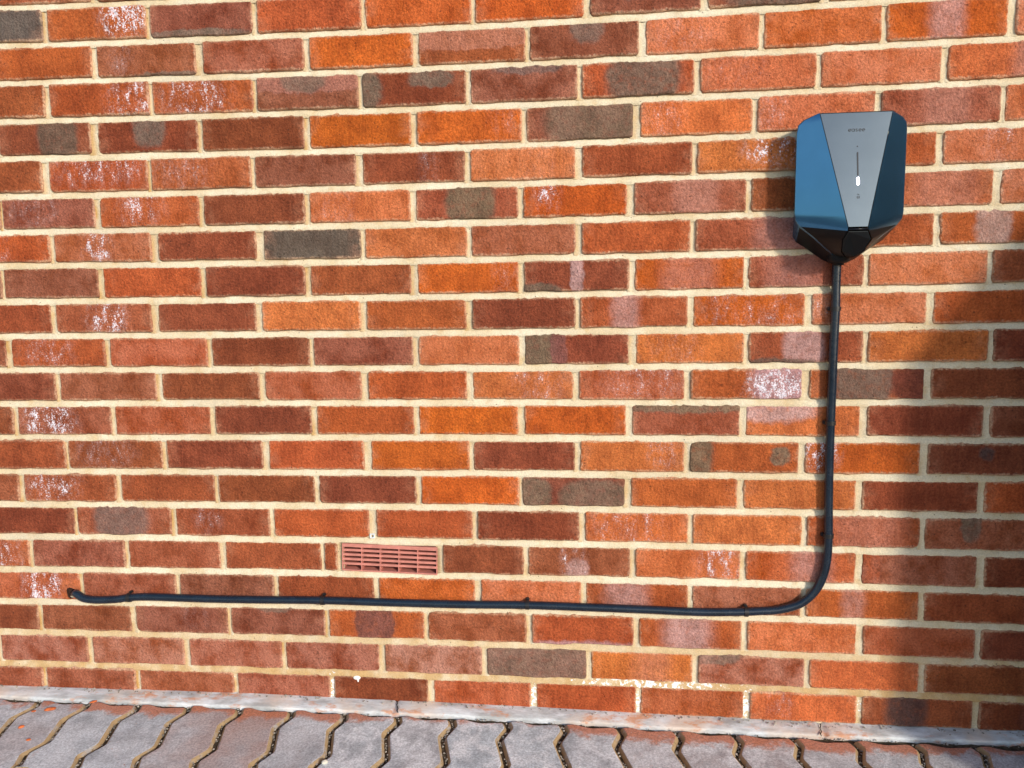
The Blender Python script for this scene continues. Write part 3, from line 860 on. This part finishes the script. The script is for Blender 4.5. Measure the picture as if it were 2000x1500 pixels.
# loose fragments of brick left by the drilling
M_CHIP = simple_mat('fresh_brick', (0.55, 0.14, 0.045), 0.95, 0, 0.3, 120.0, 0.1, 0.8)
M_PEB = simple_mat('pale_stone', (0.75, 0.70, 0.58), 0.9, 0, 0.2, 90.0, 0.2, 0.4)
CHIPTXT = ["largest orange brick fragment lying on the paving near the wall",
           "small dark orange brick flake just left of the largest fragment",
           "orange brick crumb farther out on the paving at lower left",
           "tiny orange brick crumb nearest the bottom left of the paving",
           "flat orange brick flake lying beside the edging in orange dust"]
for k, ((x, y), s, sq, txt) in enumerate(zip(CHIPS, ((0.0125, 0.0052), (0.0055, 0.0028), (0.006, 0.004), (0.005, 0.003), (0.008, 0.0035), (0.006, 0.006)), (0.55, 0.4, 0.6, 0.6, 0.3, 0.5), CHIPTXT + ["small cream pebble lying on a grey paver left of the middle"])):
    cb = bmesh.new()
    r = random.Random(40 + k)
    m = Matrix.Rotation((0.35, 0.3, 0.9, 0.2, 0.7, 0.1)[k], 4, 'Z') @ Matrix.Diagonal((s[0], s[1], s[1] * max(0.6, sq), 1))
    res = bmesh.ops.create_icosphere(cb, subdivisions=2, radius=1.0, matrix=m)
    for v in res['verts']:
        v.co *= 1 + 0.22 * mnoise.noise(v.co * 260 + Vector((k * 3.1, 0, 0)))
    o = from_bm('pebble' if k == 5 else 'brick_fragment', cb, M_PEB if k == 5 else M_CHIP, None, (x, y, pave_z(x) + s[1] * 0.45))
    tag(o, txt, 'pebble' if k == 5 else 'rubble', None if k == 5 else 'brick fragments on the paving')

# ------------------------------------------------------------------ air vent and weep vent
M_TERRA = simple_mat('terracotta_plastic', (0.54, 0.20, 0.155), 0.5, 0, 0.12, 60.0, 0.4, 0.15)
M_VOID = simple_mat('vent_inside', (0.03, 0.018, 0.012), 0.9)
VW, VH = 0.2085, 0.0605
vent = empty('air_vent', ((VENT[0][0] + VENT[1][0] + VENT[2][0] + VENT[3][0]) / 4, 0, (VENT[0][1] + VENT[1][1] + VENT[2][1] + VENT[3][1]) / 4))
vent.rotation_euler = (0, math.atan2(VENT[0][1] - VENT[1][1] + VENT[3][1] - VENT[2][1], 2 * VW), 0)
tag(vent, 'pink terracotta plastic air vent with rows of slots, set in the brickwork', 'air vent')
hw, hh = VW / 2, VH / 2
def part_box(name, parent, dims, mat, bev=0.0):
    b = bmesh.new(); box(b, *dims, bev)
    return from_bm(name, b, mat, parent)
Y0, Y1 = -0.0015, 0.055
part_box('top_rail', vent, (-hw, hw, Y0, Y1, hh - 0.0075, hh), M_TERRA, 0.0006)
part_box('bottom_rail', vent, (-hw, hw, Y0, Y1, -hh, -hh + 0.003), M_TERRA, 0.0006)
for s in (-1, 1):
    part_box('side_rail', vent, (min(s * hw, s * (hw - 0.002)), max(s * hw, s * (hw - 0.002)), Y0 + 0.0003, Y1, -hh + 0.003, hh - 0.0075), M_TERRA, 0.0004)
span = VH - 0.0105
pitch = span / 5
for k in range(4):
    z = hh - 0.0075 - (k + 1) * pitch
    b = bmesh.new()
    # slats slope down towards the street
    z0 = z + 0.001
    prof = [(Y0 + 0.0006, z0 - 0.0003), (Y0 + 0.0006, z0 + 0.0048), (0.022, z0 + 0.0012), (0.022, z0 - 0.0012)]
    va = [b.verts.new((-hw + 0.002, y, zz)) for y, zz in prof]
    vb = [b.verts.new((hw - 0.002, y, zz)) for y, zz in prof]
    for i in range(4): b.faces.new((va[i], va[(i + 1) % 4], vb[(i + 1) % 4], vb[i]))
    b.faces.new(va[::-1]); b.faces.new(vb)
    bmesh.ops.recalc_face_normals(b, faces=b.faces)
    from_bm('slat', b, M_TERRA, vent)
for k in range(1, 5):
    xx = -hw + 0.002 + (VW - 0.004) * k / 5
    part_box('divider', vent, (xx - 0.0009, xx + 0.0009, Y0 + 0.0003, 0.05, -hh + 0.003, hh - 0.0075), M_TERRA)
part_box('duct_back', vent, (-hw, hw, 0.0552, 0.062, -hh, hh), M_VOID)

M_WHITE = simple_mat('white_plastic', (0.72, 0.74, 0.74), 0.45, 0, 0.1, 90.0)
wv = empty('weep_vent', (VENT[4][0], 0, VENT[4][1]))
tag(wv, 'tiny white square plastic weep vent in the joint above the air vent', 'weep vent')
b = bmesh.new()
for (x0, x1, z0, z1) in ((-.0052, .0052, .003, .005), (-.0052, .0052, -.005, -.003), (-.0052, -.0030, -.003, .003), (.0030, .0052, -.003, .003)):
    box(b, x0, x1, -0.0008, 0.02, z0, z1, 0.0003)
from_bm('rim', b, M_WHITE, wv)
b = bmesh.new(); box(b, -.003, .003, 0.004, 0.0045, -.003, .003); from_bm('opening', b, M_VOID, wv)

# ------------------------------------------------------------------ supply cable and clips
def cable_material():
    t = NT('black_sheath')
    P = t.pos()
    c = t.mix(t.ramp(t.noise(P, 30.0, 4.0), 0.3, 0.7), (0.005, 0.011, 0.021), (0.009, 0.018, 0.032))
    c = t.mix(t.ramp(t.noise(P, 260.0, 3.0), 0.70, 0.76, 0, 0.25), c, (0.10, 0.10, 0.10))
    return t.set(Base_Color=c, Roughness=t.ramp(t.noise(P, 50.0, 4.0), 0.3, 0.7, 0.20, 0.30), Specular_IOR_Level=0.55,
                 Normal=t.bump(t.noise(P, 90.0, 3.0), 0.25, 0.001))
M_CABLE = cable_material()
CR = 0.0084
pts = [Vector((x, -0.0125, z)) for x, z in CABLE]
pts[0] = Vector((CABLE[0][0], -0.0135, CABLE[0][1] + 0.02))
pts[-2].y = -0.0122; pts[-1].y = -0.0088
pts += [Vector((HOLE[0] + 0.011, -0.0015, HOLE[1] + 0.0012)), Vector((HOLE[0] + 0.0035, 0.008, HOLE[1])), Vector((HOLE[0] - 0.0005, 0.026, HOLE[1] - 0.0005))]
for i, p in enumerate(pts[2:-6]):
    p.z += 0.0004 * math.sin(i * 1.7); 
cbm = bmesh.new()
tube(cbm, catmull(pts, 7), CR, 18)
tag(from_bm('supply_cable', cbm, M_CABLE), 'black cable clipped along the brickwork and rising to the charger', 'cable')

M_CLIP = simple_mat('black_clip_plastic', (0.012, 0.012, 0.013), 0.38, 0, 0.2, 60, 0.5)
M_NAIL = simple_mat('nail_steel', (0.25, 0.25, 0.25), 0.4, 1.0)
CLIPTXT = ["black cable clip on the vertical cable just below the charger", "black cable clip halfway up the vertical cable",
           "black cable clip on the vertical cable just above the bend", "black cable clip on the horizontal cable just left of the bend",
           "black cable clip on the horizontal cable to the right of the air vent", "black cable clip on the horizontal cable just below the left end of the air vent",
           "black cable clip on the horizontal cable nearest the hole at left"]
for k, ((x, z), txt) in enumerate(zip(CLIPS, CLIPTXT)):
    e = empty('cable_clip', (x, -0.0125, z))
    vertical = k < 3
    e.rotation_euler = (0, 0, 0) if vertical else (0, math.pi / 2 + (0.0, 0.0, 0.0, 0.01, 0.0, 0.0, -0.05)[k], 0)
    tag(e, txt, 'cable clip', 'clips holding the cable')
    b = bmesh.new()
    n = 16
    prof = []
    for i in range(n + 1):
        a = math.pi * i / n
        prof.append((math.cos(a), -math.sin(a)))
    prof = [(1.0, 0.0125 / (CR + .0011))] + prof + [(-1.0, 0.0125 / (CR + .0011))]
    ri, ro, hz = CR + 0.0002, CR + 0.0016, 0.0040
    rows = []
    for (cx_, cy_) in prof:
        rr = []
        for rad, zz in ((ri, -hz), (ro, -hz), (ro, hz), (ri, hz)):
            yy = cy_ * rad if cy_ < 0.001 else 0.0125
            rr.append(b.verts.new((cx_ * rad, yy, zz)))
        rows.append(rr)
    for a_, b_ in zip(rows, rows[1:]):
        for i in range(4): b.faces.new((a_[i], a_[(i + 1) % 4], b_[(i + 1) % 4], b_[i]))
    bmesh.ops.recalc_face_normals(b, faces=b.faces)
    from_bm('band', b, M_CLIP, e)
    b = bmesh.new(); box(b, -CR - 0.0044, -CR - 0.0012, 0.005, 0.0120, -0.0028, 0.0028, 0.0007); from_bm('lug', b, M_CLIP, e)
    b = bmesh.new()
    bmesh.ops.create_cone(b, cap_ends=True, segments=10, radius1=0.0013, radius2=0.0013, depth=0.0012,
                          matrix=Matrix.Translation((-CR - 0.0028, 0.0046, 0)) @ Matrix.Rotation(math.pi / 2, 4, 'X'))
    from_bm('nail', b, M_CLIP, e)

# ------------------------------------------------------------------ the wall charger
def coated(name, col, rough, metallic, spec=0.5, grain=0.0):
    t = NT(name)
    P = t.pos()
    rr = t.ramp(t.noise(P, 22.0, 4.0, 0.6), 0.3, 0.7, rough * 0.97, rough * 1.03)
    c = t.mix(t.ramp(t.noise(P, 14.0, 5.0, 0.6), 0.3, 0.7), tuple(x * 0.93 for x in col), col)
    return t.set(Base_Color=c, Roughness=rr, Metallic=metallic, Specular_IOR_Level=spec,
                 Normal=t.bump(t.noise(P, 900.0, 2.0), grain, 0.0004) if grain else None)
M_SHELL = coated('satin_shell', (0.095, 0.265, 0.46), 0.24, 0.95)
M_PANEL = coated('front_cover', (0.135, 0.160, 0.176), 0.20, 0.95)
M_DARKP_REFL = coated('dark_plastic_and_reflection', (0.005, 0.006, 0.007), 0.45, 0.0, 0.25)  # flap and gland plastic; on the shell underside, a painted dark reflection
M_BLACK = simple_mat('slot_black', (0.008, 0.008, 0.012), 0.3)
M_PRINT = simple_mat('grey_print', (0.02, 0.022, 0.025), 0.6)
def led():
    t = NT('white_led')
    t.put(t.bsdf.inputs['Emission Color'], (0.95, 0.82, 1.0)); t.bsdf.inputs['Emission Strength'].default_value = 9.0
    return t.mat
M_LED = led()

ch = empty('wall_charger', (CX, 0, 0))
tag(ch, 'faceted dark wall-mounted car charger with grey front cover and lit indicator', 'charger')
ZF = 1.5745
# stations from top centre down one side: inner ring (front cover / flap edge), rim, back plate  (x, depth, z)
top = (0.064, 0.070, -0.359); bl = (0.0175, 0.100, -0.567)
def pe(t): return tuple(a + (b - a) * t for a, b in zip(top, bl))
IN = [(0, .070, -.359), top, pe(.03), pe(.07), pe(.14), pe(.48), pe(.9), bl, (.0185, .1015, -.573), (.026, .0975, -.588), (.0205, .076, -.6085), (.009, .064, -.6175), (0, .0625, -.6185)]
RM = [(0, .066, -.3572), (.0640, .066, -.3572), (.088, .056, -.3662), (.0963, .052, -.3745), (.0985, .050, -.388), (.0985, .05, -.46), (.0985, .05, -.535),
      (.0965, .05, -.5475), (.088, .049, -.5590), (.062, .046, -.579), (.036, .041, -.6005), (.02, .037, -.6125), (0, .036, -.6155)]
BK = [(0, 0, -.362), (.06, 0, -.362), (.077, 0, -.366), (.084, 0, -.376), (.086, 0, -.390), (.086, 0, -.46), (.086, 0, -.555), (.0865, 0, -.574), (.080, 0, -.584), (.058, 0, -.598),
      (.031, 0, -.618), (.018, 0, -.624), (0, 0, -.625)]
def ring(bm, half):
    L = [bm.verts.new((-x, -d, z + ZF)) for x, d, z in half]
    Rr = [L[0]] + [bm.verts.new((x, -d, z + ZF)) for x, d, z in half[1:-1]] + [L[-1]]
    return L, Rr
b = bmesh.new()
i_, r_, k_ = ring(b, IN), ring(b, RM), ring(b, BK)
for side in (0, 1):
    for A, B_ in ((i_, r_), (r_, k_)):
        a, c = A[side], B_[side]
        for s in range(len(a) - 1):
            vs = [a[s], a[s + 1], c[s + 1], c[s]]
            f = b.faces.new(vs if side == 0 else vs[::-1]); f.smooth = True; f.material_index = 1 if s >= 8 else 0  # underside facets near-black: dark ground reflection put into the colour
bmesh.ops.recalc_face_normals(b, faces=b.faces)
rimset = set(r_[0]) | set(r_[1]); inset_ = set(i_[0]) | set(i_[1])
for ed in b.edges:
    v0, v1 = ed.verts
    if v0 in rimset and v1 in rimset and all(v.co.z < -0.545 + ZF for v in (v0, v1)): continue
    if (v0 in rimset and v1 in rimset) or (v0 in inset_ and v1 in inset_): ed.smooth = False
for side in (0, 1):
    for A, B_ in ((i_, r_),):
        ed = b.edges.get((A[side][1], B_[side][1]))
        if ed: ed.smooth = False
es = [ed for ed in b.edges if ed.verts[0] in rimset and ed.verts[1] in rimset]
bmesh.ops.bevel(b, geom=es, offset=0.0022, segments=3, profile=0.5, affect='EDGES')
shell = from_bm('shell', b, [M_SHELL, M_DARKP_REFL], ch)

# front cover: slightly proud plate
def plate(name, poly, thick, mat, parent, bev=0.0006):
    bm = bmesh.new()
    P = [Vector((x, -d, z + ZF)) for x, d, z in poly]
    nrm = (P[1] - P[0]).cross(P[2] - P[0]).normalized()
    if nrm.y > 0: nrm = -nrm; P = P[::-1]
    fr_ = [bm.verts.new(p + nrm * thick) for p in P]
    ba = [bm.verts.new(p - nrm * 0.004) for p in P]
    f0 = bm.faces.new(fr_); bm.faces.new(ba[::-1])
    n = len(P)
    for i in range(n): bm.faces.new((fr_[i], ba[i], ba[(i + 1) % n], fr_[(i + 1) % n]))
    bmesh.ops.recalc_face_normals(bm, faces=bm.faces)
    if bev: bmesh.ops.bevel(bm, geom=list(f0.edges), offset=bev, segments=2, profile=0.5, affect='EDGES')
    return from_bm(name, bm, mat, parent)
cover = plate('front_cover', [(-.0632, .0701, -.3598), (.0632, .0701, -.3598), (.0170, .0999, -.5664), (-.0170, .0999, -.5664)], 0.0007, M_PANEL, ch)
pv0 = Vector((0, -.070, -.359 + ZF)); pv1 = Vector((0, -.100, -.567 + ZF))
pup = (pv0 - pv1).normalized(); pn = Vector((1, 0, 0)).cross(pup).normalized()
if pn.y > 0: pn = -pn
def on_panel(x, t, lift=0.0010):
    return pv0 + (pv1 - pv0) * t + Vector((x, 0, 0)) + pn * lift
def panel_prism(name, outline, t, mat, lift=0.0009, thick=0.0004, parent=None):
    """outline: list of (x, up) in metres about the point t down the cover"""
    bm = bmesh.new()
    o0 = on_panel(0, t, lift)
    lo = [bm.verts.new(o0 + Vector((x, 0, 0)) + pup * u) for x, u in outline]
    hi = [bm.verts.new(v.co + pn * thick) for v in lo]
    n = len(lo)
    bm.faces.new(hi)
    for i in range(n): bm.faces.new((lo[i], lo[(i + 1) % n], hi[(i + 1) % n], hi[i]))
    bmesh.ops.recalc_face_normals(bm, faces=bm.faces)
    return from_bm(name, bm, mat, parent or cover)
def capsule(w, h, n=8):
    r = w / 2; pts_ = []
    for i in range(n + 1): a = math.pi * i / n; pts_.append((r * math.cos(a), h / 2 - r + r * math.sin(a)))
    for i in range(n + 1): a = math.pi + math.pi * i / n; pts_.append((r * math.cos(a), -h / 2 + r + r * math.sin(a)))
    return pts_
XO = 0.0008
def shifted(o, dx): return [(x + dx, u) for x, u in o]
panel_prism('indicator_slot', shifted(capsule(0.0024, 0.043), XO), 0.452, M_BLACK)
panel_prism('indicator_light', shifted(capsule(0.0042, 0.0140), XO), 0.602, M_LED, 0.0010, 0.0012)
panel_prism('sensor_dot', shifted(capsule(0.0020, 0.0021), XO), 0.300, M_BLACK)
# lettering, drawn as thin strokes
def stroke_mesh(name, strokes, t, width, mat):
    bm = bmesh.new()
    o0 = on_panel(0, t, 0.00095)
    for st in strokes:
        st = [Vector(p) for p in st]
        prev = None
        for i, p in enumerate(st):
            d = (st[min(i + 1, len(st) - 1)] - st[max(i - 1, 0)]).normalized()
            nn = Vector((-d.y, d.x)) * width / 2
            row = [bm.verts.new(o0 + Vector((q.x, 0, 0)) + pup * q.y) for q in (p + nn, p - nn)]
            if prev: bm.faces.new((prev[0], prev[1], row[1], row[0]))
            prev = row
    bmesh.ops.recalc_face_normals(bm, faces=bm.faces)
    for f in bm.faces:
        if f.normal.dot(pn) < 0: f.normal_flip()
    return from_bm(name, bm, mat, cover)
def arc(cx, cy, r, a0, a1, n=14): return [(cx + r * math.cos(math.radians(a0 + (a1 - a0) * i / n)), cy + r * math.sin(math.radians(a0 + (a1 - a0) * i / n))) for i in range(n + 1)]
LR = 0.0023; adv = 0.0060; st = []
x0 = -0.0120
for k, chx in enumerate('easee'):
    cx_ = x0 + k * adv
    if chx == 'e':
        st.append([(cx_ - LR, 0), (cx_ + LR, 0)]); st.append(arc(cx_, 0, LR, 0, 300))
    elif chx == 'a':
        st.append(arc(cx_, 0, LR, 0, 360, 18)); st.append([(cx_ + LR, LR), (cx_ + LR, -LR)])
    else:
        st.append(arc(cx_, LR / 2, LR / 2, 20, 270, 10) + arc(cx_, -LR / 2, LR / 2, 90, -160, 10))
stroke_mesh('lettering', st, 0.158, 0.00105, M_PRINT)
q = 0.0021
stroke_mesh('printed_symbol', [[(XO - q, -.003), (XO + q, -.003), (XO + q, .0006), (XO - q, .0006), (XO - q, -.003)], [(XO - q, -.0012), (XO + q, -.0012)],
                               arc(XO - .0006, .0034, .0011, 0, 180, 8), [(XO + .0012, .0024), (XO + .0012, .0044)]], 0.735, 0.0008, M_PRINT)

flap = plate('socket_flap', [(-.0170, .1005, -.5735), (.0170, .1005, -.5735), (.0245, .0955, -.588), (.0192, .0770, -.6075), (.008, .0655, -.6165), (-.008, .0655, -.6165), (-.0192, .0770, -.6075), (-.0245, .0955, -.588)], 0.0016, M_DARKP_REFL, ch, 0.0010)
b = bmesh.new()
lip = [Vector((-.0172, -.1012, -.5702 + ZF)), Vector((.0172, -.1012, -.5702 + ZF))]
tube(b, lip, 0.0013, 8); from_bm('flap_hinge', b, M_BLACK, ch)
b = bmesh.new()
prof = [(0.0215, .965), (0.0215, .958), (0.0195, .952), (0.0150, .9485), (0.0098, .9475), (0.0098, .944)]
n = 24; rows = []
for r0, z0 in prof:
    rows.append([b.verts.new((CABLE[0][0] - CX + r0 * math.cos(2 * math.pi * i / n), -0.0215 + min(r0, .0205) * math.sin(2 * math.pi * i / n), z0)) for i in range(n)])
for a, c in zip(rows, rows[1:]):
    for i in range(n):
        f = b.faces.new((a[i], a[(i + 1) % n], c[(i + 1) % n], c[i])); f.smooth = True
b.faces.new(rows[-1])
bmesh.ops.recalc_face_normals(b, faces=b.faces)
from_bm('cable_gland', b, M_DARKP_REFL, ch)

# ------------------------------------------------------------------ added shadow blocker: unseen store shape at right, made to shade the wall
M_BLOCKER_WOOD = simple_mat('blocker_timber', (0.085, 0.045, 0.028), 0.8, 0, 0.35, 9.0, 0.2, 0.5)
M_BLOCKER_ROOF = simple_mat('blocker_roof', (0.030, 0.017, 0.013), 0.95, 0, 0.3, 50.0, 0.02)  # kept near-black to darken the reflection in the charger's right facet
ts = empty('shadow_blocker', (0, 0, 0))
tag(ts, 'unseen added shadow blocker, shaped like a small timber store with steep dark roof', 'shadow blocker')
SX0, SX1, SY0, SY1, SE, SR = 0.972, 2.27, -0.42, -0.05, 0.922, 1.80
nb = 8
for k in range(nb):
    z0 = -0.07 + k * (SE + 0.07) / nb; z1 = z0 + (SE + 0.07) / nb - 0.004
    part_box('blocker_side', ts, (SX0, SX0 + 0.014, SY0 + 0.0155, SY1, z0, z1), M_BLOCKER_WOOD, 0.002)
for k in range(9):
    x0_ = SX0 + k * (SX1 - SX0) / 9; x1_ = x0_ + (SX1 - SX0) / 9 - 0.004
    xm = (SX0 + SX1) / 2
    b = bmesh.new()
    def zt_(x): return SE + (SR - SE) * (1 - abs(x - xm) / (xm - SX0)) - 0.004
    outl = [(x0_, -0.07), (x1_, -0.07), (x1_, zt_(x1_))] + ([(xm, zt_(xm))] if x0_ < xm < x1_ else []) + [(x0_, zt_(x0_))]
    fa = [b.verts.new((x, SY0, z)) for x, z in outl]; fb_ = [b.verts.new((x, SY0 + 0.015, z)) for x, z in outl]
    b.faces.new(fa); b.faces.new(fb_[::-1])
    for i in range(len(outl)): b.faces.new((fa[i], fb_[i], fb_[(i + 1) % len(outl)], fa[(i + 1) % len(outl)]))
    bmesh.ops.recalc_face_normals(b, faces=b.faces)
    from_bm('blocker_front', b, M_BLOCKER_WOOD, ts)
for s in (-1, 1):
    b = bmesh.new()
    xm = (SX0 + SX1) / 2; xe = SX0 if s < 0 else SX1
    P_ = [(xe, SE), (xm, SR), (xm, SR + 0.018), (xe, SE + 0.018)]
    fa = [b.verts.new((x, SY0 - 0.004, z)) for x, z in P_]; fb_ = [b.verts.new((x, SY1, z)) for x, z in P_]
    b.faces.new(fa); b.faces.new(fb_[::-1])
    for i in range(4): b.faces.new((fa[i], fb_[i], fb_[(i + 1) % 4], fa[(i + 1) % 4]))
    bmesh.ops.recalc_face_normals(b, faces=b.faces)
    from_bm('blocker_slope', b, M_BLOCKER_ROOF, ts)
